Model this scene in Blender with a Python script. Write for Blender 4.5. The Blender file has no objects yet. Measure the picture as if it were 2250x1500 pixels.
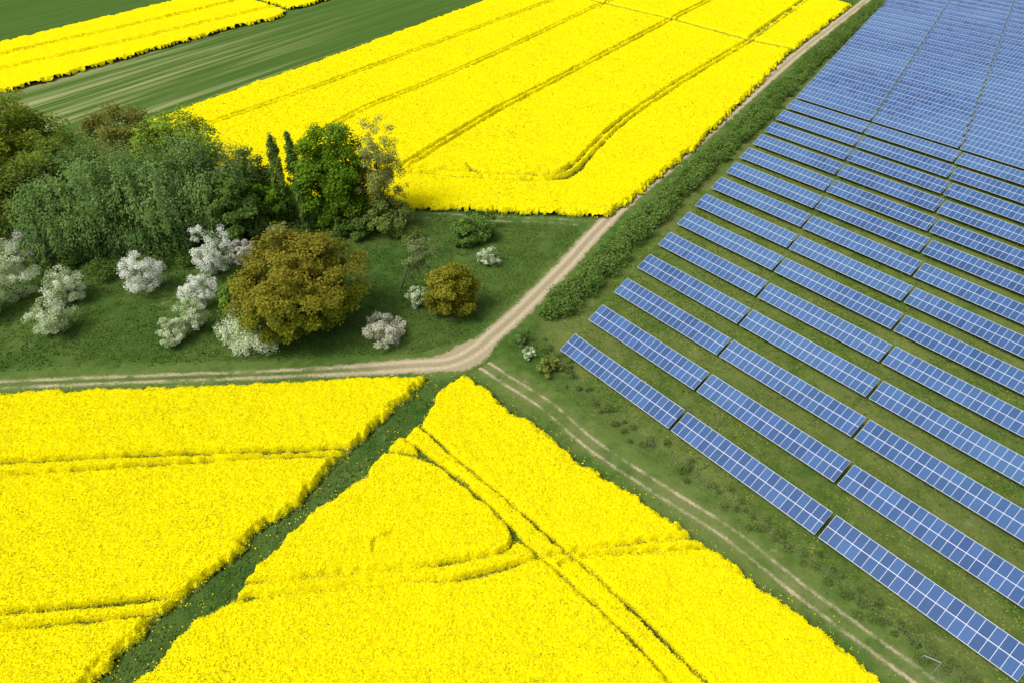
import bpy, math, numpy as np
rng=np.random.default_rng(7)
scene=bpy.context.scene
scene.view_settings.view_transform='Standard'
scene.view_settings.look='None'
scene.view_settings.exposure=0
A=lambda s:[tuple(float(a) for a in p.split(',')) for p in s.split()]

# ---------------- numpy helpers ----------------
def hash2(ix,iy,seed):
    h=(ix.astype(np.int64)*374761393+iy.astype(np.int64)*668265263+seed*1274126177)&0xffffffff
    h=((h^(h>>13))*1274126177)&0xffffffff
    return ((h^(h>>16))&0xffff)/65535.0
def vnoise(x,y,sc,seed=0):
    x=np.asarray(x)/sc; y=np.asarray(y)/sc
    ix=np.floor(x).astype(np.int64); iy=np.floor(y).astype(np.int64)
    fx=x-ix; fy=y-iy; fx=fx*fx*(3-2*fx); fy=fy*fy*(3-2*fy)
    a=hash2(ix,iy,seed);b=hash2(ix+1,iy,seed);c=hash2(ix,iy+1,seed);d=hash2(ix+1,iy+1,seed)
    return (a*(1-fx)+b*fx)*(1-fy)+(c*(1-fx)+d*fx)*fy
def sstep(a,b,x):
    t=np.clip((x-a)/(b-a),0,1); return t*t*(3-2*t)
def segdist(x,y,pts,closed=False):
    d=np.full(x.shape,1e9); n=len(pts)
    for i in range(n if closed else n-1):
        ax,ay=pts[i]; bx,by=pts[(i+1)%n]
        dx,dy=bx-ax,by-ay; L=dx*dx+dy*dy+1e-9
        t=np.clip(((x-ax)*dx+(y-ay)*dy)/L,0,1)
        d=np.minimum(d,np.hypot(x-ax-t*dx,y-ay-t*dy))
    return d
def inside(x,y,pts):
    r=np.zeros(x.shape,bool); n=len(pts)
    for i in range(n):
        ax,ay=pts[i]; bx,by=pts[(i+1)%n]
        if ay==by: continue
        c=((ay>y)!=(by>y))&(x<(bx-ax)*(y-ay)/(by-ay)+ax)
        r^=c
    return r
def sdf(x,y,pts):
    d=segdist(x,y,pts,True); return np.where(inside(x,y,pts),d,-d)
def smooth_line(pts,step=1.0):
    p=np.array(pts,float); P=np.vstack([2*p[0]-p[1],p,2*p[-1]-p[-2]]); out=[]
    for i in range(1,len(P)-2):
        n=max(2,int(np.linalg.norm(P[i+1]-P[i])/step))
        for k in range(n):
            t=k/n
            out.append(.5*((2*P[i])+(-P[i-1]+P[i+1])*t+(2*P[i-1]-5*P[i]+4*P[i+1]-P[i+2])*t*t+(-P[i-1]+3*P[i]-3*P[i+1]+P[i+2])*t**3))
    out.append(p[-1]); return np.array(out)
def offset_line(pts,o):
    p=smooth_line(pts,3.0); t=np.gradient(p,axis=0); t/=np.linalg.norm(t,axis=1)[:,None]+1e-9
    q=p+np.stack([-t[:,1],t[:,0]],1)*o
    return [tuple(a) for a in q]

def mk(name,v,f,mats,attrs=None,matidx=None,smooth=False,uv=None,parent=None):
    v=np.asarray(v,np.float32); f=np.asarray(f,np.int32)
    me=bpy.data.meshes.new(name); k=f.shape[1]
    me.vertices.add(len(v)); me.vertices.foreach_set('co',v.ravel())
    me.loops.add(f.size); me.loops.foreach_set('vertex_index',f.ravel())
    me.polygons.add(len(f)); me.polygons.foreach_set('loop_start',np.arange(0,f.size,k,dtype=np.int32))
    try: me.polygons.foreach_set('loop_total',np.full(len(f),k,np.int32))
    except Exception: pass
    for m in (mats if isinstance(mats,list) else [mats]): me.materials.append(m)
    if matidx is not None: me.polygons.foreach_set('material_index',np.asarray(matidx,np.int32))
    me.polygons.foreach_set('use_smooth',np.full(len(f),smooth))
    for an,arr in (attrs or {}).items():
        arr=np.asarray(arr,np.float32)
        if arr.ndim==1:
            at=me.attributes.new(an,'FLOAT','POINT'); at.data.foreach_set('value',arr)
        else:
            at=me.attributes.new(an,'FLOAT_COLOR','POINT')
            at.data.foreach_set('color',np.hstack([arr,np.ones((len(arr),1),np.float32)]).ravel())
    if uv is not None:
        u=me.uv_layers.new(name='UVMap'); u.data.foreach_set('uv',np.asarray(uv,np.float32)[f.ravel()].ravel())
    me.update(calc_edges=True)
    ob=bpy.data.objects.new(name,me); scene.collection.objects.link(ob)
    if parent: ob.parent=parent
    return ob

def quads(c,size,nb=(0,0,0.6),asp=1.0,rand=1.0,vert=False):
    """leaf sized faces around centres"""
    n=len(c); nr=rng.normal(size=(n,3))*rand+np.asarray(nb); nr/=np.linalg.norm(nr,axis=1)[:,None]+1e-9
    if vert: r=np.tile([0,0,1.],(n,1))+rng.normal(size=(n,3))*.15
    else: r=rng.normal(size=(n,3))
    b=r-nr*(r*nr).sum(1)[:,None]; b/=np.linalg.norm(b,axis=1)[:,None]+1e-9
    t=np.cross(nr,b); s=np.asarray(size).reshape(-1,1)*np.ones((n,1))
    t=t*s; b=b*s*asp
    v=np.stack([c-t*.6-b,c+t*.9-b*.5,c+t*.5+b,c-t-b*-.4],1).reshape(-1,3)
    return v,np.arange(4*n).reshape(n,4)

# ---------------- material helpers ----------------
class N:
    def __init__(s,name):
        s.m=bpy.data.materials.new(name); s.m.use_nodes=True; s.t=s.m.node_tree
        s.b=s.t.nodes['Principled BSDF']; s.o=s.t.nodes['Material Output']
    def n(s,ty,**k):
        x=s.t.nodes.new(ty)
        for a,b in k.items(): setattr(x,a,b)
        return x
    def l(s,a,b): s.t.links.new(a,b)
    def val(s,sock,v):
        if isinstance(v,bpy.types.NodeSocket): s.l(v,sock)
        else: sock.default_value=v
    def math(s,op,a,b=0.0,c=None,clamp=False):
        x=s.n('ShaderNodeMath',operation=op,use_clamp=clamp); s.val(x.inputs[0],a); s.val(x.inputs[1],b)
        if c is not None: s.val(x.inputs[2],c)
        return x.outputs[0]
    def mix(s,f,a,b):
        x=s.n('ShaderNodeMix',data_type='RGBA'); s.val(x.inputs[0],f)
        for sk,v in ((x.inputs[6],a),(x.inputs[7],b)):
            if isinstance(v,tuple): sk.default_value=(*v,1)
            else: s.l(v,sk)
        return x.outputs[2]
    def noise(s,sc,det=3,rough=.6,vec=None):
        x=s.n('ShaderNodeTexNoise'); x.inputs['Scale'].default_value=sc; x.inputs['Detail'].default_value=det
        x.inputs['Roughness'].default_value=rough
        s.l(vec if vec is not None else s.pos(),x.inputs['Vector']); return x.outputs['Fac']
    def pos(s):
        if not hasattr(s,'_p'): s._p=s.n('ShaderNodeNewGeometry').outputs['Position']
        return s._p
    def attr(s,nm,col=False):
        x=s.n('ShaderNodeAttribute',attribute_name=nm); return x.outputs['Color'] if col else x.outputs['Fac']
    def ramp(s,f,a,b):
        x=s.n('ShaderNodeMapRange',interpolation_type='SMOOTHSTEP'); s.val(x.inputs[0],f)
        x.inputs[1].default_value=a; x.inputs[2].default_value=b; return x.outputs[0]
    def bump(s,h,strength,dist=.1):
        x=s.n('ShaderNodeBump'); x.inputs['Strength'].default_value=strength; x.inputs['Distance'].default_value=dist
        s.l(h,x.inputs['Height']); s.bn=x.outputs[0]; s.l(x.outputs[0],s.b.inputs['Normal'])
    def fin(s,col,rough=.9,spec=.2):
        if spec<=.1:   # matt surfaces
            s.t.nodes.remove(s.b); s.b=s.n('ShaderNodeBsdfDiffuse'); s.val(s.b.inputs['Color'],(*col,1) if isinstance(col,tuple) else col)
            if hasattr(s,'bn'): s.l(s.bn,s.b.inputs['Normal'])
            s.l(s.b.outputs[0],s.o.inputs['Surface']); return s.m
        if isinstance(col,tuple): s.b.inputs['Base Color'].default_value=(*col,1)
        else: s.l(col,s.b.inputs['Base Color'])
        s.val(s.b.inputs['Roughness'],rough); s.b.inputs['Specular IOR Level'].default_value=spec
        return s.m

def grass_color(m):
    dry=m.attr('dry')
    big=m.ramp(m.noise(.07,4,.65),.38,.62); mid=m.ramp(m.noise(.45,4,.75),.36,.66); fine=m.ramp(m.noise(5,2,.7),.3,.7)
    dark=m.mix(mid,(.028,.082,.012),(.064,.134,.024))
    dark=m.mix(m.math('MULTIPLY',big,.6),dark,(.110,.170,.038))
    lite=m.mix(mid,(.062,.122,.020),(.145,.195,.042))
    lite=m.mix(m.math('MULTIPLY',big,.45),lite,(.21,.22,.072))
    c=m.mix(dry,dark,lite)
    c=m.mix(m.math('MULTIPLY',fine,.40),c,m.mix(.5,c,(.18,.23,.06)))
    bare=m.ramp(m.noise(.22,4,.75),.64,.72)
    c=m.mix(m.math('MULTIPLY',bare,.5),c,(.30,.26,.14))
    v=m.n('ShaderNodeTexVoronoi'); v.inputs['Scale'].default_value=2.2; m.l(m.pos(),v.inputs['Vector'])
    d=m.math('LESS_THAN',v.outputs['Distance'],.16)
    d=m.math('MULTIPLY',d,m.ramp(m.noise(.12,2,.6),.42,.60)); d=m.math('MULTIPLY',d,m.ramp(dry,.55,.95))
    c=m.mix(m.math('MULTIPLY',d,.7),c,(.62,.54,.02))
    h=m.noise(2.5,4,.75)
    return c,h

m=N('grass_ground'); c,h=grass_color(m); m.bump(h,.9,.35); GRASS=m.fin(c,.95,.1)

def road_mat(name,kind):
    m=N(name); c,h=grass_color(m); a=m.math('ABSOLUTE',m.attr('ac'))   # metres from centre
    nz=m.math('SUBTRACT',m.noise(.5,4,.7),.5); nf=m.math('SUBTRACT',m.noise(3.5,3,.7),.5)
    w=m.attr('wear')
    aa=m.math('ADD',a,m.math('ADD',m.math('MULTIPLY',nz,1.9),m.math('MULTIPLY',nf,1.3)))
    pat0=m.noise(.25,4,.8)
    if kind=='road':
        lack=m.math('SUBTRACT',1.0,w,clamp=True)
        hw=m.math('ADD',m.math('MULTIPLY',w,1.0),.54)
        mask=m.ramp(m.math('SUBTRACT',aa,hw),.35,-.25)
        mid=m.ramp(m.math('ADD',a,m.math('MULTIPLY',nf,1.0)),.55,.15)
        mask=m.math('SUBTRACT',mask,m.math('MULTIPLY',mid,m.math('ADD',m.math('MULTIPLY',lack,1.5),.13,clamp=True)),clamp=True)
        pat=m.ramp(pat0,.36,.60)
        mask=m.math('MULTIPLY',mask,m.math('SUBTRACT',1.0,m.math('MULTIPLY',m.math('MULTIPLY',lack,1.5,clamp=True),m.math('SUBTRACT',1.0,pat)),clamp=True))
        rut=m.ramp(m.math('ABSOLUTE',m.math('SUBTRACT',m.math('ADD',a,m.math('MULTIPLY',nf,.5)),.85)),.6,.1)
        dirt=m.mix(rut,(.43,.355,.215),(.58,.49,.325))
    else:
        r=m.ramp(m.math('ABSOLUTE',m.math('SUBTRACT',m.math('ADD',a,m.math('MULTIPLY',nf,.75)),.85)),.42,.08)
        pat=m.ramp(m.math('ADD',pat0,m.math('SUBTRACT',w,.5)),.34,.66)
        mask=m.math('MULTIPLY',r,pat)
        sh=m.math('MULTIPLY',m.ramp(aa,2.2,.9),m.math('MULTIPLY',pat,.32))
        mask=m.math('MAXIMUM',mask,sh)
        dirt=m.mix(r,(.30,.28,.13),(.52,.45,.28))
    dirt=m.mix(m.ramp(m.noise(2.2,4,.75),.3,.75),m.mix(.4,dirt,(.20,.165,.10)),dirt)
    col=m.mix(mask,c,dirt); m.bump(h,.6,.15)
    return m.fin(col,.95,.1)
ROAD=road_mat('dirt_road_surface','road'); TRACK=road_mat('rutted_track_surface','track')

YEL=(.86,.74,.002)
def canopy_mat():
    m=N('rapeseed_canopy'); bl=m.attr('bloom')
    f=m.ramp(m.noise(5.0,3,.75),.34,.60); md=m.ramp(m.noise(.9,3,.7),.3,.7); bg=m.ramp(m.noise(.06,4,.65),.38,.64)
    c=m.mix(f,(.54,.50,.006),YEL)
    c=m.mix(m.math('MULTIPLY',md,.45),c,YEL)
    c=m.mix(m.math('MULTIPLY',bg,.28),c,(.64,.58,.006))
    g=m.mix(m.ramp(m.noise(2.5,3,.7),.35,.65),(.045,.085,.014),(.14,.18,.03))
    g=m.mix(m.math('MULTIPLY',m.ramp(m.noise(.5,2,.7),.55,.7),.5),g,(.28,.23,.10))
    th=m.math('ADD',bl,m.math('MULTIPLY',m.math('SUBTRACT',f,.5),.35))
    c=m.mix(m.ramp(th,.15,.65),g,c)
    return m.fin(c,.9,.05)
CANOPY=canopy_mat()
def leafmat(name,transl=.25):
    m=N(name); c=m.attr('tint',True); m.t.nodes.remove(m.b)
    d=m.n('ShaderNodeBsdfDiffuse'); m.l(c,d.inputs['Color'])
    if not transl: m.l(d.outputs[0],m.o.inputs['Surface']); return m.m
    t=m.n('ShaderNodeBsdfTranslucent'); m.l(c,t.inputs['Color'])
    x=m.n('ShaderNodeMixShader'); x.inputs[0].default_value=transl
    m.l(d.outputs[0],x.inputs[1]); m.l(t.outputs[0],x.inputs[2]); m.l(x.outputs[0],m.o.inputs['Surface']); return m.m
LEAF=leafmat('foliage',.35); PETAL=leafmat('rapeseed_flowers',0); BLADE=leafmat('grass_blades',0)
m=N('bark'); BARK=m.fin(m.mix(m.ramp(m.noise(6,2,.7),.35,.65),(.06,.045,.032),(.17,.14,.11)),.9,.1)
m=N('birch_bark'); BIRCH=m.fin(m.mix(m.ramp(m.noise(4,2,.8),.5,.6),(.50,.49,.45),(.06,.05,.045)),.8,.1)

# ---------------- survey lines (metres) ----------------
F1=A('-88.5,164.3 -73.5,186.6 -57.4,209.4 -10.3,280.8 14.4,318.8 45.3,366.5 73.4,327.4 116.2,302.6 120.7,284.2 125.5,274.1 88.4,221.8 85.7,218.6 70.8,194.6 42.2,149.2 26.4,126.8 18.4,116.7 11,117.8 -2.2,118.7 -20.2,120.7 -38.9,124.5 -60.5,134.7')
X1=A('10.2,307 30.1,281.2 56.3,254.8 76,230.7 88.1,220.7'); X2=A('153.4,341.7 111,281.2 77,231.7')
T1=A('38.4,311 11,274.5 -11.5,243.6 -52.7,187.6 -74.2,160.3'); T2=A('54.1,303.1 30.9,271.3 0.7,224.4 -20.9,193.1 -37.5,171.1 -48,150')
T3=A('100,318 74.9,281.2 56.5,255.9 37.8,229.2 9.3,188.7 -2.9,171.7 -14.4,153.2 -20,143.5 -22.5,139.5 -25,136')
T4=A('76,229.2 49,194.2 28.7,165.7 19.3,148.9 14.3,138.5 11.5,134.6 7.2,132.8'); T4b=A('14.3,138.5 11.5,134.6 7.2,132.8 -8.2,134.2 -16,135.7 -28,136.5')
F2=A('-180.9,202.4 -162.8,227.9 -136.2,267.7 -128.9,278.7 -112,306.5 -97.1,280.8 -82.1,267.7 -80.8,259.1 -95.3,243.2 -114.4,216.3 -133.7,187.3 -150.8,167.8')
F2b=A('-95,280.8 -80.4,268.9 -71.3,280.8 -59.5,302.6 -92.8,318.8')
T5=A('-163.5,206 -130,245.8 -97.5,288.2'); T6=A('-155.3,193.1 -122.9,229.2 -87.7,271.3')
G1=A('-153.3,170.6 -136,190.5 -116.4,220 -97,247.3 -83.4,272.2 -60.5,307.7 -26.1,351.9 46.1,372.7 -10.5,285.5 -58.4,212.9 -90,167 -105.7,156.4 -138.4,148.7')
R=A('194,367.3 160.7,319.9 136.3,285.5 119.9,262.9 86.3,216.4 54.8,170 35.9,142.2 23.4,124.3 15.8,112.1 10.1,101.9 4.9,93.3 0.4,86.1 -2.8,81.5 -5.8,77.5 -9.3,75.0 -14.9,74.3 -24.6,73.3 -40.7,72.2 -56.6,71.3 -72.2,70.3 -87.3,69.1 -107.8,67.1')
R2=A('-8.6,77.2 -4.3,74.6 -1,71.5 4.7,66.2 10.2,59.2 17.8,51.9 24.5,45.8 30.1,39.1 35.1,33.6 39.6,28.8 45.9,21.5')
F3=A('-104.1,63.8 -70.2,67.7 -51.9,68.8 -33.3,69.7 -20.8,70.9 -11.8,71.4 -13.2,69.1 -15.6,65.5 -19,60.2 -21.9,55.6 -23.3,53.1 -25.1,49.1 -28,46.3 -30.4,42.5 -31.6,40.3 -34.1,37.9 -35.8,35.2 -38.2,31.3 -40.2,28.3 -45.2,21.2 -66.3,21.2 -104,21.2')
F4=A('-6.7,71 -4.1,69.1 -1.5,66 4.4,60.2 9.2,54.9 14.7,50.4 19.2,46 22.2,43.3 25.6,39.5 29.8,34.9 33.6,30.8 35.2,28.3 41.3,21.2 -40.2,21.2 -35.3,28.7 -33.8,31.3 -32,34.7 -29.5,36.9 -28.3,38.9 -27.5,41.1 -25.4,44.2 -22.4,48.8 -17.9,53.5 -16,57.5 -14.8,59 -11.9,62.2 -11.5,64.2 -9.7,68.6 -8,70.7')
T7=A('-84.6,54.2 -63,55.3 -46.7,56.4 -29.9,57.2 -19,57.8'); T8=A('-82.7,51.7 -61.9,53.4 -46,54.8 -29.6,56.1 -20,56.4')
T9=A('-64.6,34.5 -51.7,35.7 -40.7,36.7 -33,37.8'); T10=A('-63.3,32.6 -50.7,34 -42.1,34.9 -34,35.9')
T11=A('-12.5,62.4 -11.8,61.4 -6.5,55.7 -0.8,50.1 3.8,45.1 9.8,39 14.5,33.3 18.4,28.7 24.5,21.2')
T12=A('-15,60.8 -13.7,59.5 -8.6,54.6 -2.4,48.8 1.3,44 6,39.3 11,33.8 15,28.7 20.6,21.2')
T13=A('-29.5,38.9 -28.3,39 -20.5,39.9 -10.9,40.9 -3.7,42 -0.2,43.4 0.3,45.4'); T14=A('-31,36.9 -29.6,37 -20.1,38.2 -13.1,39.1 -6,39.4 -1.2,40.6 3.7,42.2 13.8,44 21.5,44.8')
T15=A('5.1,41.1 8.2,42.4 13.6,42.7 23,43.5'); T16=A('-17,57.3 -16,57.2 -11.6,56.4 -6.9,53.5 -4,50.1'); T17=A('-15.1,42.8 -14.9,44.3 -13,45.4')
HEDGE=A('176.2,333 135.6,275.4 113.6,244.1 95.5,218.6 79.5,194.9 65.9,174.4 54.3,156.9 44.6,142.7 36.2,131 27.4,117.6 20.8,107.2 14.9,98.3 10.3,91.6 6.7,85.5')
FENCE=A('3.8,80.1 7.1,74.6 11.6,65.9 17.2,59.2 22.6,52.8 29,45.2 33.4,40.2 37.5,35 41.6,29.8 47,23.3')
SOLAR=HEDGE+FENCE+[(300,20),(500,333)]
def dryf(x,y):
    s=sdf(x,y,SOLAR); d=sstep(-3,2,s)*.95
    t=segdist(x,y,R2); d=np.maximum(d,sstep(5,1.5,t)*.55)
    t=segdist(x,y,R); d=np.maximum(d,sstep(4,1.0,t)*.45)
    return d

# ---------------- ground ----------------
def axis(a,b,st):
    return np.concatenate([[a-3000,a-1200,a-500,a-200,a-60],np.arange(a,b+.1,st),[b+60,b+200,b+500,b+1200,b+4000]])
gx=axis(-190,230,2.); gy=axis(0,400,2.)
X,Y=np.meshgrid(gx,gy); sh=X.shape
def gridfaces(ny,nx):
    i=np.arange(nx-1)[None,:]+np.arange(ny-1)[:,None]*nx
    return np.stack([i,i+1,i+1+nx,i+nx],-1).reshape(-1,4)
dr=dryf(X.ravel(),Y.ravel())
mk('ground',np.stack([X.ravel(),Y.ravel(),np.zeros(X.size)],1),gridfaces(*sh),GRASS,{'dry':dr})

def ribbon(name,pts,half,mat,z,wear,step=.8,nc=11):
    p=smooth_line(pts,step); t=np.gradient(p,axis=0); t/=np.linalg.norm(t,axis=1)[:,None]
    nrm=np.stack([-t[:,1],t[:,0]],1); a=np.linspace(-half,half,nc)
    q=p[:,None,:]+nrm[:,None,:]*a[None,:,None]; x=q[...,0].ravel(); y=q[...,1].ravel()
    ac=np.tile(a,len(p)); s=np.linspace(0,1,len(p)); w=np.repeat(wear(s,p),nc)
    mk(name,np.stack([x,y,np.full(x.shape,z)],1),gridfaces(len(p),nc),mat,{'dry':dryf(x,y),'ac':ac,'wear':w})
jun=np.array([-6.5,76.3])
ribbon('dirt_road',R,3.4,ROAD,.016,lambda s,p:1.0+1.2*np.exp(-(np.linalg.norm(p-jun,axis=1)/3.0)**2)-.60*sstep(-12,-34,p[:,0]))
ribbon('farm_track',R2,3.2,TRACK,.012,lambda s,p:.50+.16*np.exp(-(np.linalg.norm(p-jun,axis=1)/6)**2))
ribbon('farm_track',A('-22,118.8 -12,118 -2.2,117 8,116.2 15,115'),1.8,TRACK,.008,lambda s,p:.42+0*s)

# green cereal fields
def crop_mat(name,pale):
    m=N(name); sp=m.n('ShaderNodeSeparateXYZ'); m.l(m.pos(),sp.inputs[0])
    ac=m.math('SUBTRACT',m.math('MULTIPLY',sp.outputs[0],.829),m.math('MULTIPLY',sp.outputs[1],.559))
    al=m.math('ADD',m.math('MULTIPLY',sp.outputs[0],.559),m.math('MULTIPLY',sp.outputs[1],.829))
    cb=m.n('ShaderNodeCombineXYZ'); m.l(ac,cb.inputs[0]); m.l(m.math('MULTIPLY',al,.03),cb.inputs[1])
    st=m.noise(.45,4,.6,cb.outputs[0]); wide=m.noise(.11,3,.5,cb.outputs[0])
    c=m.mix(m.ramp(st,.30,.70),(.058,.118,.022),(.082,.145,.030))
    if pale:
        near=m.ramp(al,200,50)
        f=m.math('MULTIPLY',m.ramp(m.math('ADD',st,m.math('MULTIPLY',m.math('SUBTRACT',wide,.5),.9)),.38,.68),m.math('ADD',m.math('MULTIPLY',near,.95),.04),clamp=True)
        c=m.mix(f,c,(.34,.35,.15))
    m.bump(m.noise(3,3,.7),.5,.15)
    return m.fin(c,.95,.1)
def flat(name,poly,z,mat):
    me=bpy.data.meshes.new(name); me.from_pydata([(x,y,z) for x,y in poly],[],[list(range(len(poly)))]); me.materials.append(mat)
    ob=bpy.data.objects.new(name,me); scene.collection.objects.link(ob)
flat('wheat_field',G1,.06,crop_mat('wheat_striped',True))
flat('wheat_field',A('-600,100 -260,120 -153,171 -136,190 -60,308 -26,352 120,420 200,900 -900,900'),.03,crop_mat('wheat_green',False))

# ---------------- rapeseed fields ----------------
def field(name,poly,tracks,step,hgt=1.25,dens=0,fsz=.09,ragged=.5,fade=None):
    P=np.array(poly); x0,y0=P.min(0)-1; x1,y1=P.max(0)+1
    xs=np.arange(x0,x1,step); ys=np.arange(y0,y1,step); X,Y=np.meshgrid(xs,ys)
    jx=(rng.random(X.shape)-.5)*step*.5; jy=(rng.random(X.shape)-.5)*step*.5; X=X+jx; Y=Y+jy
    def prof(x,y):
        s=sdf(x,y,poly)+(vnoise(x,y,1.6,3)-.5)*ragged*1.6+(vnoise(x,y,.5,5)-.5)*ragged*1.3
        m=sstep(-.2,.75,s)**.8
        for pts,w,st in tracks:
            d=segdist(x,y,pts)+(vnoise(x,y,.9,9)-.5)*.36
            m=m*(1-(st*(.5+.7*vnoise(x,y,3.5,11))).clip(0,1)*sstep(w+.25,w*.4,d))
        return s,m
    s,mm=prof(X.ravel(),Y.ravel())
    rel=lambda x,y:.89+.13*vnoise(x,y,2.5,1)+.07*vnoise(x,y,.7,2)
    z=.07+hgt*mm*rel(X.ravel(),Y.ravel())+(rng.random(mm.shape)-.5)*.09*mm
    F=gridfaces(*X.shape); ok=(s>-.35); F=F[ok[F].all(1)]
    used=np.zeros(X.size,bool); used[F.ravel()]=True; idx=np.cumsum(used)-1
    V=np.stack([X.ravel(),Y.ravel(),z],1)[used]
    root=mk(name,V,idx[F],CANOPY,{'bloom':mm[used]},smooth=False)
    if dens:
        area=(x1-x0)*(y1-y0); n=int(area*dens)
        x=rng.uniform(x0,x1,n); y=rng.uniform(y0,y1,n)
        if fade:
            k=rng.random(n)<np.clip(fade/y,0,1)**3; x=x[k];y=y[k];n=len(x)
        s,mm=prof(x,y); stray=(s>-2.4)&(s<=0)&(rng.random(n)<.16*np.exp(s))&(vnoise(x,y,.6,21)>.5)
        keep=((rng.random(n)<mm*.97+.02)&(s>-.1)|stray)
        x=x[keep];y=y[keep];mm=mm[keep];st=stray[keep]; n=len(x)
        z=.1+np.where(st,rng.uniform(.2,.8,n),hgt*mm*rel(x,y)+rng.uniform(-.10,.13,n))
        sz=fsz*rng.uniform(.6,1.4,n)
        if fade: sz=sz*np.clip(y/fade,1,2)**.7
        v,f=quads(np.stack([x,y,z],1),sz,nb=(0,0,1.9))
        r=rng.random(n)+.24*(vnoise(x,y,9,41)-.5)+.10*(vnoise(x,y,.8,42)-.5); base=np.array(YEL)*1.04; alt=np.array([.64,.59,.008]); gr=np.array([.22,.28,.02])
        col=np.where((r<.74)[:,None],base,np.where((r<.965)[:,None],alt,gr))*rng.uniform(.88,1.03,(n,1))
        mk('flowers',v,f,PETAL,{'tint':np.repeat(col,4,0)},parent=root)
d9=lambda T,w,st,o=.9:[(offset_line(T,o),w,st),(offset_line(T,-o),w,st)]
tk=lambda T,w=.24,st=1.0:(([tuple(a) for a in smooth_line(T,2.)]),w,st)
field('rapeseed_field',F1,[(X1,1.9,2.0),(offset_line(X2,0),.35,.8)]+d9(X2,.4,1.1)+d9(T1,.28,.7,.8)+d9(T2,.3,.8,.8)+d9(T3,.40,1.0)+d9(T4,.40,1.0)+d9(T4b,.75,1.0,1.3)+[(A('-9.5,139 -8.5,137 -7,136.2'),.6,1.)],.45,dens=7,fsz=.11,ragged=.7,fade=135)
field('rapeseed_field',F2,d9(T5,.4,.8)+d9(T6,.4,.7),.7,ragged=1.0)
field('rapeseed_field',F2b,[],.8,ragged=1.0)
field('rapeseed_field',F3,[tk(T7,.30),tk(T8,.24,.8),tk(T9,.27),tk(T10,.22,.9)],.2,dens=42,fsz=.06)
field('rapeseed_field',F4,[tk(T11,.26),tk(T12,.24,.9),tk(T13,.26,.8),tk(T14,.26,.85),tk(T15,.2,.8),tk(T16,.36,.9),tk(T17,.12,.35)],.2,dens=42,fsz=.06)

# ---------------- grass tufts ----------------
def tufts(name,poly,n,sz,cols,excl=(),h=.12):
    P=np.array(poly); x=rng.uniform(P[:,0].min(),P[:,0].max(),n); y=rng.uniform(P[:,1].min(),P[:,1].max(),n)
    k=inside(x,y,poly)&(vnoise(x,y,3.,31)+.5*vnoise(x,y,.8,33)>.55)
    for pts,w in excl: k&=segdist(x,y,pts)>w
    x=x[k];y=y[k];n=len(x)
    v,f=quads(np.stack([x,y,rng.uniform(.03,h,n)],1),sz*rng.uniform(.5,1.5,n),nb=(0,0,1.6),asp=1.5)
    t=vnoise(x,y,4,35)[:,None]*.6+rng.random((n,1))*.4
    col=np.array(cols[0])*(1-t)+np.array(cols[1])*t
    mk(name,v,f,BLADE,{'tint':np.repeat(col,4,0)})
MEADOW=A('-108,71 -40,75 -14,77 -4,82 6,97 17,114 -20,119 -60,128 -108,110')
tufts('meadow_grass',MEADOW,100000,.08,((.024,.073,.010),(.13,.19,.035)),[(R,2.2)])
tufts('verge_grass',A('-9,71 -13,69 -25,49 -45,21 -38,21 -16,58 -10,68 -6,71'),18000,.09,((.035,.085,.012),(.10,.16,.03)))
tufts('verge_grass',A('-3,79 4,84 20,108 120,255 180,345 186,340 100,215 12,92 6,80 14,66 50,20 41,20 20,46 -2,68'),70000,.09,((.05,.105,.015),(.17,.22,.05)),[(R2,1.5),(R,2.0)])
tufts('verge_grass',A('8,84 4,79 12,66 48,23 62,23 75,60 60,150'),100000,.08,((.05,.11,.016),(.20,.24,.05)))

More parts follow.
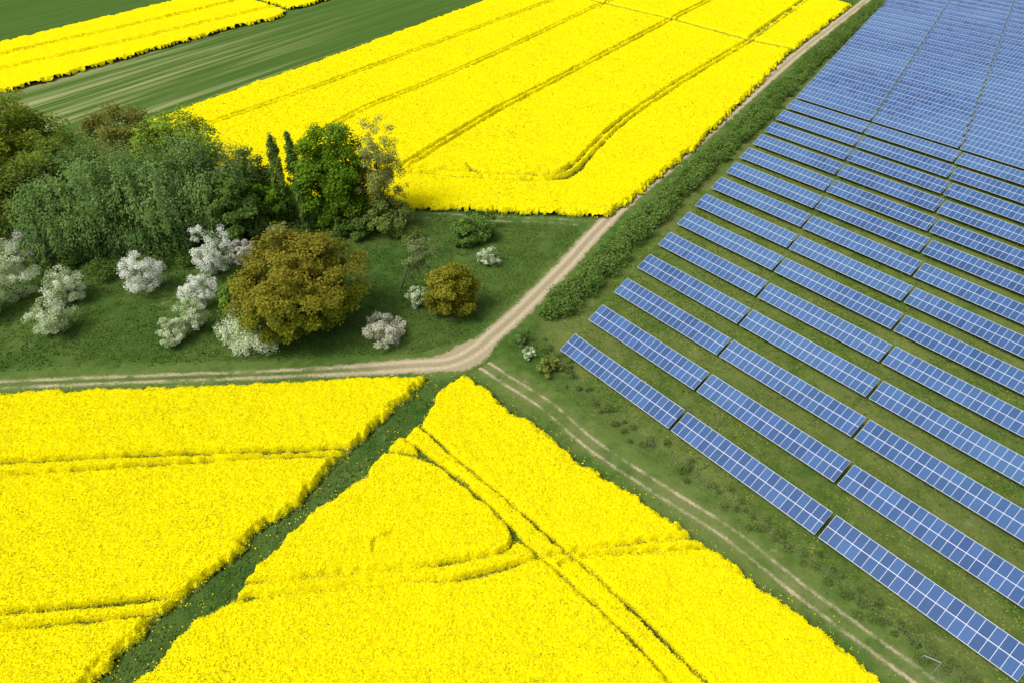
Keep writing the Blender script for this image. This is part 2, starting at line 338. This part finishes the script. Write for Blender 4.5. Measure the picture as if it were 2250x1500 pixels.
# ---------------- trees ----------------
def tube(p0,p1,r0,r1,k=6):
    p0=np.array(p0,float);p1=np.array(p1,float); d=p1-p0; d/=np.linalg.norm(d)+1e-9
    a=np.cross(d,[0.3,.9,.1]); a/=np.linalg.norm(a); b=np.cross(d,a)
    an=np.arange(k)*2*math.pi/k; ring=np.cos(an)[:,None]*a+np.sin(an)[:,None]*b
    v=np.vstack([p0+ring*r0,p1+ring*r1]); i=np.arange(k); j=(i+1)%k
    return v,np.stack([i,j,j+k,i+k],1)
def tree(name,x,y,zc,R,rz,cols,leaves=9000,lsz=.2,ncl=70,tr=.25,style='round',top=None,bark=None,clr=None,dens_in=.35,lean=(0,0),gain=1.8):
    c0=np.array([x+lean[0],y+lean[1],zc])
    u=rng.normal(size=(ncl,3)); u/=np.linalg.norm(u,axis=1)[:,None]
    rad=np.where(rng.random(ncl)<dens_in,rng.uniform(.25,.75,ncl),rng.uniform(.78,.96,ncl))
    ph=rng.uniform(0,6.28,4); lump=1+.09*np.sin(3*np.arctan2(u[:,1],u[:,0])+ph[0])+.07*np.sin(4*u[:,2]+ph[1])+rng.normal(size=ncl)*.035
    ax=np.array([R,R,rz])
    if style=='cone': taper=np.where(u[:,2]>0,1-.45*u[:,2]*rad,1.0)
    elif style=='poplar':
        u[:,2]=rng.uniform(-1,1,ncl); rad[:]=1; taper=np.ones(ncl); an=rng.uniform(0,6.28,ncl)
        prf=np.clip(1.0-((u[:,2]+.25)/1.25)**2,.04,1)**.8*rng.uniform(.2,.9,ncl); u[:,0]=np.cos(an)*prf; u[:,1]=np.sin(an)*prf; lump=np.ones(ncl)
    else: taper=np.ones(ncl)
    C=u*rad[:,None]*lump[:,None]*ax; C[:,:2]*=taper[:,None]
    C=C+c0; C[:,2]=np.maximum(C[:,2],.5)
    cr=(clr or R*.24)*rng.uniform(.7,1.3,ncl)
    wt=cr**2; wt/=wt.sum(); ci=rng.choice(ncl,leaves,p=wt)
    tint_c=rng.random(ncl)
    if style=='weep':
        L=rng.normal(size=(leaves,3))*np.array([.45,.45,.3])*cr[ci][:,None]
        drop=rng.random(leaves)**1.2*min(4.5,rz*.55)
        st=rng.integers(0,9,leaves)  # strands
        sx=np.sin(ci*12.9+st*78.2)*cr[ci]*.8; sy=np.cos(ci*39.4+st*11.1)*cr[ci]*.8
        L=L*.35+np.stack([sx,sy,np.zeros(leaves)],1); L[:,2]-=drop
        p=C[ci]+L; p[:,2]=np.maximum(p[:,2],.25)
        v,f=quads(p,lsz*rng.uniform(.5,1.2,leaves),nb=(p-c0)/ax*1.1+np.array([0,0,1.0]),asp=1.7,vert=True,rand=.5)
    else:
        d=rng.normal(size=(leaves,3)); d/=np.linalg.norm(d,axis=1)[:,None]
        rr=rng.random(leaves)**.45
        L=d*rr[:,None]*cr[ci][:,None]*np.array([1,1,1.6 if style=='poplar' else .8]); p=C[ci]+L; p[:,2]=np.maximum(p[:,2],.15)
        out=(p-c0)/ax; nb=out*1.0+np.array([0,0,.8])
        v,f=quads(p,lsz*rng.uniform(.5,1.4,leaves),nb=nb,rand=.6)
    cols=np.minimum(np.array(cols,float)*gain,.86)
    t=np.clip(tint_c[ci]*.6+rng.random(leaves)*.55-.07,0,.999)
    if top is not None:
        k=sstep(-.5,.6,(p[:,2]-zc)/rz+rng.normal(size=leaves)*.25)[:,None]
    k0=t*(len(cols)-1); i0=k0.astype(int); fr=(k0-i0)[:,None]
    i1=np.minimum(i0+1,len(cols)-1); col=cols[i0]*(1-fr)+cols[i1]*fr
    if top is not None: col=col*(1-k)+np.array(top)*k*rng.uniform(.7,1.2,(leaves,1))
    T=np.repeat(col,4,0)
    VV=[v];FF=[f];n=len(v)
    prev=np.array([x,y,-.1]); nseg=4
    topz=zc+rz*.45
    for i in range(nseg):
        k=(i+1)/nseg; q=np.array([x+lean[0]*k,y+lean[1]*k,topz*k])+np.array([*rng.normal(size=2)*tr*.6,0])
        tv,tf=tube(prev,q,tr*(1-.75*(i/nseg)),tr*(1-.75*k)); VV.append(tv);FF.append(tf+n);n+=len(tv); prev=q
    for i in rng.choice(ncl,min(ncl,34 if R>3 else 12),replace=False):
        tgt=C[i]; zz=max(.25*tgt[2],tgt[2]-.75*np.hypot(tgt[0]-x,tgt[1]-y)); k=np.clip(zz/topz,.08,.95)
        b=np.array([x+lean[0]*k,y+lean[1]*k,topz*k]); mid=(b+tgt)/2+rng.normal(size=3)*.2
        r0=tr*.38*(1-.6*k)
        for a_,b_,ra,rb in ((b,mid,r0,r0*.6),(mid,tgt,r0*.6,r0*.15)):
            tv,tf=tube(a_,b_,ra,rb,5); VV.append(tv);FF.append(tf+n);n+=len(tv)
    V=np.vstack(VV);F=np.vstack(FF); mi=np.zeros(len(F),int); mi[len(f):]=1
    T=np.vstack([T,np.full((len(V)-len(T),3),.1)])
    return mk(name,V,F,[LEAF,bark or BARK],{'tint':T},matidx=mi)

birch=[(.062,.115,.026),(.100,.165,.044),(.150,.215,.070)]
olive=[(.075,.105,.010),(.14,.18,.018),(.22,.25,.025)]
green=[(.045,.095,.006),(.085,.160,.010),(.145,.220,.018)]
dk=[(.040,.078,.014),(.070,.118,.022),(.105,.16,.034)]
white=[(.12,.17,.05),(.47,.50,.39),(.52,.53,.49),(.54,.54,.53)]
gwhite=[(.11,.16,.05),(.26,.33,.14),(.46,.50,.35),(.54,.56,.48)]
pink=[(.16,.18,.09),(.42,.40,.35),(.53,.49,.48)]
for x,y,zc,r,rz in ((-73.2,110,9.5,9.2,9.8),(-63.4,108.3,9.5,7.8,10.2),(-55.6,112.5,9.5,8.2,10),(-80,106,7,5.5,7.5)):
    tree('weeping_birch_tree',x,y,zc,r,rz,birch,40000,.13,140,.28,'weep',bark=BIRCH,clr=1.9)
tree('deciduous_tree',-49,107.5,7,5.5,6.8,dk,12000,.2,80,.25)
tree('deciduous_tree',-95.4,125,10.5,9.9,10.8,olive,30000,.2,160,.4)
tree('deciduous_tree',-90,108,8,8,8.5,[(.06,.09,.012),(.10,.135,.02),(.155,.19,.03)],20000,.19,120,.35)
tree('deciduous_tree',-84.5,117,9,6.5,8,[(.055,.09,.012),(.10,.14,.02),(.15,.19,.03)],15000,.19,100,.35)
tree('deciduous_tree',-76.4,127,10,7,8,[(.075,.08,.015),(.13,.13,.025),(.17,.165,.035)],19000,.18,140,.3)
tree('deciduous_tree',-65,126,9.5,7.8,8.0,[(.07,.12,.012),(.13,.20,.02),(.20,.28,.03)],20000,.18,130,.3)
tree('deciduous_tree',-50.5,121,6,4.5,6,dk,9000,.18,70,.25)
tree('deciduous_tree',-45.5,114.5,4.6,4.4,4.6,green,8000,.18,60,.25)
pop=[(.055,.10,.015),(.09,.15,.028),(.12,.185,.04)]
tree('poplar_tree',-42.2,114.3,9.2,1.7,8.9,pop,11000,.12,120,.2,'poplar',clr=.55)
tree('poplar_tree',-39.4,115,9.0,1.6,8.6,pop,11000,.12,120,.2,'poplar',clr=.55)
tree('poplar_tree',-37.8,112,6.2,1.4,6,pop,6000,.13,80,.15,'poplar',clr=.5)
tree('maple_tree',-33.3,116.3,9.5,6.6,9.4,green,32000,.18,170,.35)
tree('sparse_ash_tree',-25.0,117.3,10,5.6,9.2,[(.12,.14,.03),(.18,.20,.05),(.23,.25,.07)],19000,.105,180,.3,clr=1.0,dens_in=.6)
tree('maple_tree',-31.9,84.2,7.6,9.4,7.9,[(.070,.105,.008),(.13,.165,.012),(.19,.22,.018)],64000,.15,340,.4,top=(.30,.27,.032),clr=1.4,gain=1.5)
tree('sparse_ash_tree',-18.6,93.6,7.2,2.9,3.9,[(.11,.14,.05),(.16,.19,.07)],4200,.10,50,.17,clr=.7,dens_in=.6,lean=(3.6,-.1))
tree('copper_hawthorn_tree',-9.3,86.6,4.8,4.2,4.8,[(.09,.10,.010),(.155,.155,.014),(.20,.18,.022)],19000,.13,110,.2,'cone',clr=1.0)
tree('green_bush',-6.7,110.4,2.3,4,2.6,[(.05,.10,.016),(.09,.155,.03),(.13,.20,.045)],7000,.15,50,.15)
tree('green_bush',-8.6,107.8,1.7,2.5,2,[(.05,.10,.016),(.09,.155,.03)],2800,.15,25,.12)
tree('green_bush',-23.5,113,2.8,4.6,3.3,[(.065,.10,.02),(.11,.145,.03),(.14,.175,.04)],7000,.15,50,.15)
tree('green_bush',-29.5,110.5,2.2,3.2,2.6,dk,3800,.15,35,.15)
tree('green_bush',-43.9,86.8,2.6,2.6,3,[(.065,.12,.015),(.13,.22,.03)],5000,.14,35,.15)
tree('green_bush',-41.5,89.5,2.6,2.8,3,[(.055,.11,.015),(.11,.19,.03)],5000,.14,35,.15)
for x,y,zc,r,rz,cl in ((-4,101.4,1.4,1.9,1.5,gwhite),(-15.3,89,1.7,1.5,1.9,gwhite),(-19.3,79.9,2.1,3.1,2.2,[(.13,.17,.06),(.40,.40,.30),(.52,.51,.44)]),
    (-60.6,93.1,3.7,3.4,3.6,white),(-72.1,90.4,3.1,3.3,2.9,gwhite),(-70.1,82.2,2.9,3.3,2.8,gwhite),(-49.8,88.7,3.1,2.9,2.4,white),
    (-49.1,82.6,2.9,2.6,2.6,gwhite),(-50.9,79.6,2.3,2.2,2.3,gwhite),(-50.4,97.7,5,3.3,4.6,white),(-45.6,98.8,4,2.3,2.4,pink),
    (-80.6,90.9,5.4,4.3,5.4,gwhite),(-83.5,86,4,4,4,gwhite),(-83.2,103,3.6,4.2,3.5,pink),(-42,107,2.5,2.2,2.4,gwhite)):
    tree('blossoming_apple_tree',x,y,zc,r,rz,cl,int(1000*r*r**.6)+1500,.085,int(34+r*14),.13,clr=max(.42,r*.21),gain=1.6)
tree('blossoming_willow_bush',-39.1,79.9,3.3,4.4,3.6,gwhite,15000,.08,80,.16,'weep',clr=1.0,gain=1.6)
tree('green_bush',1.4,79.3,1.2,1.5,1.2,[(.06,.11,.025),(.11,.17,.04)],1300,.12,20,.07)
tree('blossoming_bush',2.6,76.1,1.0,1.1,1.1,gwhite,1100,.09,18,.05,gain=1.5)
tree('green_bush',5.4,73,1.3,1.8,1.4,[(.10,.12,.02),(.17,.20,.04)],1900,.12,24,.08)

# foliage masses
def mass(name,pts,rad,hgt,leaves,lsz,cols):
    C=np.array(pts,float); n=len(C)
    ci=rng.integers(0,n,leaves); d=rng.normal(size=(leaves,3)); d/=np.linalg.norm(d,axis=1)[:,None]
    s=rng.uniform(.55,1.2,n)*(.75+.5*vnoise(C[:,0],C[:,1],5.,51)); p=np.zeros((leaves,3)); rr=rng.random(leaves)**.4
    p[:,:2]=C[ci]+d[:,:2]*(rad*s[ci]*rr)[:,None]; p[:,2]=np.abs(hgt*s[ci]*(.45+.55*d[:,2]*rr))+.05
    v,f=quads(p,lsz*rng.uniform(.5,1.4,leaves),nb=d*.8+np.array([0,0,.8]),rand=.6)
    t=np.clip(.5*rng.random(n)[ci]+.35*vnoise(C[:,0],C[:,1],7.,53)[ci]+rng.random(leaves)*.35-.1,0,.999); cols=np.array(cols); k0=t*(len(cols)-1); i0=k0.astype(int); fr=(k0-i0)[:,None]
    col=cols[i0]*(1-fr)+cols[np.minimum(i0+1,len(cols)-1)]*fr
    mk(name,v,f,LEAF,{'tint':np.repeat(col,4,0)})
hp=smooth_line(HEDGE,1.0); t=np.gradient(hp,axis=0); t/=np.linalg.norm(t,axis=1)[:,None]; nn=np.stack([-t[:,1],t[:,0]],1)
pts=[]
for k in range(4): pts.append(hp+nn*rng.uniform(-2.2,2.2,(len(hp),1))+rng.normal(size=hp.shape)*.3)
mass('hedge',np.vstack(pts),1.4,2.8,150000,.15,[(.085,.165,.026),(.15,.25,.05),(.23,.33,.08)])
up=np.array(A('-84,100 -80,99 -76,101 -72,99.5 -68,99 -63,99.5 -58,101 -54,103 -50,103 -46,105 -44,109 -40,110 -36,108 -33,109 -28,110.5 -20,110 -87,104 -95,108 -100,112'))
mass('undergrowth',np.vstack([up+rng.normal(size=up.shape)*1.3 for _ in range(4)]),1.8,2.4,22000,.15,[(.06,.12,.018),(.12,.19,.035),(.18,.26,.05)])
fp=smooth_line(FENCE,1.0); pp=fp[rng.random(len(fp))<.8]
mass('shrub_row',np.vstack([pp+rng.normal(size=pp.shape)*.8,pp+rng.normal(size=pp.shape)*.7+np.array([.6,.5])]),.65,.85,12000,.07,[(.08,.14,.025),(.15,.22,.05),(.22,.21,.08)])

# ---------------- solar array ----------------
def panel_mat():
    m=N('solar_module'); uv=m.n('ShaderNodeUVMap').outputs[0]; sp=m.n('ShaderNodeSeparateXYZ'); m.l(uv,sp.inputs[0])
    u,v=sp.outputs[0],sp.outputs[1]
    def line(x,period,w):
        fr=m.math('FRACT',m.math('DIVIDE',x,period)); d=m.math('MULTIPLY',m.math('MINIMUM',fr,m.math('SUBTRACT',1.0,fr)),period)
        return m.math('LESS_THAN',d,w)
    fl=m.n('ShaderNodeCombineXYZ'); m.l(m.math('FLOOR',u),fl.inputs[0]); m.l(m.math('FLOOR',m.math('DIVIDE',v,1.65)),fl.inputs[1])
    oi=m.n('ShaderNodeObjectInfo'); m.l(m.math('MULTIPLY',oi.outputs['Random'],91.0),fl.inputs[2])
    wn=m.n('ShaderNodeTexWhiteNoise'); m.l(fl.outputs[0],wn.inputs['Vector'])
    base=m.mix(wn.outputs['Value'],(.010,.055,.175),(.034,.105,.28))
    base=m.mix(m.math('MULTIPLY',m.ramp(m.noise(.03,2,.5),.42,.62),.65),base,(.055,.14,.30))  # broad lighter patches: uneven sky reflection painted into the base colour
    cell=m.math('MAXIMUM',line(u,1/6,.009),line(v,1.65/10,.009))
    c=m.mix(m.math('MULTIPLY',cell,.42),base,(.30,.38,.50))
    fr=m.math('MAXIMUM',line(u,1.0,.024),line(v,1.65,.042))
    c=m.mix(fr,c,(.56,.60,.66))
    m.l(m.math('ADD',m.math('MULTIPLY',fr,.3),.14),m.b.inputs['Roughness'])
    m.l(c,m.b.inputs['Base Color']); m.b.inputs['Specular IOR Level'].default_value=.38
    return m.m
PANEL=panel_mat()
m=N('galvanised_steel'); m.b.inputs['Metallic'].default_value=.7; STEEL=m.fin((.42,.44,.46),.5,.5)
m=N('aluminium_frame'); ALU=m.fin((.5,.52,.56),.45,.5)
d=np.array([.6425,-.7663,0]); p=np.array([.7663,.6425,0]); up=np.array([0,0,1.])
tilt=math.radians(26); sl=p*math.cos(tilt)+up*math.sin(tilt); nm=np.cross(d,sl); nm=nm if nm[2]>0 else -nm
pos=np.array([7.1,76.9]); stp=np.array([4.84,7.35])
def box(c,a,b,e):
    s=[(-1,-1,-1),(1,-1,-1),(1,1,-1),(-1,1,-1),(-1,-1,1),(1,-1,1),(1,1,1),(-1,1,1)]
    v=np.array([c+a*i+b*j+e*k for i,j,k in s]); f=np.array([(0,3,2,1),(4,5,6,7),(0,1,5,4),(1,2,6,5),(2,3,7,6),(3,0,4,7)]); return v,f
for r in range(44):
    V=[];F=[];U=[];M=[];n=0
    for b in range(7):
        L=20.98
        a0=np.array([pos[0]+13.5*b,pos[1]-16.1*b,.8+rng.normal()*.04])
        lift=nm*.03
        q=np.array([a0+lift,a0+d*(L-.45)+lift,a0+d*(L-.45)+sl*3.3+lift,a0+sl*3.3+lift])
        V.append(q);F.append(np.array([[0,1,2,3]])+n);U+= [(0,0),(20.55,0),(20.55,3.3),(0,3.3)];M+=[0];n+=4
        k=(L-.45)/2
        bv,bf=box(a0+d*k+sl*1.65,d*(k+.015),sl*1.665,nm*.025); V.append(bv);F.append(bf+n);U+=[(.5,.5)]*8;M+=[1]*6;n+=8
        for i in range(5):
            o=a0+d*(1.6+i*4.35)
            for sv in (.7,2.6):
                tp=o+sl*sv-nm*.06; bv,bf=box(np.array([tp[0],tp[1],tp[2]/2]),d*.05,p*.05,up*(tp[2]/2)); V.append(bv);F.append(bf+n);U+=[(.5,.5)]*8;M+=[2]*6;n+=8
    mk('solar_panel_row',np.vstack(V),np.vstack(F),[PANEL,ALU,STEEL],uv=U,matidx=M)
    pos=pos+stp*(1.0 if r<14 else .8)

# ---------------- fence ----------------
V=[];F=[];n=0; q=smooth_line(FENCE,5.0)
for i,a in enumerate(q):
    tv,tf=tube((a[0],a[1],-.05),(a[0],a[1],1.7),.028,.025); V.append(tv);F.append(tf+n);n+=len(tv)
    if i:
        for z in (.3,.8,1.3,1.65):
            tv,tf=tube((*q[i-1],z),(*a,z),.002,.002,4); V.append(tv);F.append(tf+n);n+=len(tv)
mk('wire_fence',np.vstack(V),np.vstack(F),STEEL)
V=[];F=[];n=0
for a,b,r in (((39.9,29.9,0),(39.9,29.9,2.6),.05),((39.9,29.9,2.6),(38.6,30.6,2.6),.045),((38.6,30.6,2.6),(38.6,30.6,2.2),.04),((39.9,29.9,1.6),(40.6,29.2,0),.035)):
    tv,tf=tube(a,b,r,r); V.append(tv);F.append(tf+n);n+=len(tv)
mk('metal_gate_post',np.vstack(V),np.vstack(F),STEEL)

# ---------------- light & camera ----------------
w=bpy.data.worlds.new('World'); scene.world=w; w.use_nodes=True; nt=w.node_tree
sky=nt.nodes.new('ShaderNodeTexSky'); sky.sky_type='NISHITA'; sky.sun_disc=False
sd=np.array([-.75,-.40]); el=math.radians(55); az=math.atan2(sd[0],sd[1])
sky.sun_elevation=el; sky.sun_rotation=az; sky.air_density=1.0; sky.dust_density=4.0; sky.ozone_density=1.0
hs=nt.nodes.new('ShaderNodeHueSaturation'); hs.inputs['Saturation'].default_value=.35
bg=nt.nodes['Background']; nt.links.new(sky.outputs[0],hs.inputs['Color']); nt.links.new(hs.outputs[0],bg.inputs[0]); bg.inputs[1].default_value=.15
S=bpy.data.lights.new('sun','SUN'); S.energy=2.35; S.angle=math.radians(25); S.color=(1,.975,.93)
so=bpy.data.objects.new('sun',S); scene.collection.objects.link(so)
from mathutils import Vector
dv=Vector((math.sin(az)*math.cos(el),math.cos(az)*math.cos(el),math.sin(el)))
so.rotation_euler=dv.to_track_quat('Z','Y').to_euler(); so.location=(0,0,200)
cam=bpy.data.cameras.new('camera'); cam.lens=24; cam.sensor_width=36; cam.clip_end=8000; cam.clip_start=.5
co=bpy.data.objects.new('camera',cam); scene.collection.objects.link(co); co.location=(0,0,66)
co.rotation_euler=(math.radians(90-39.58),0,0); scene.camera=co
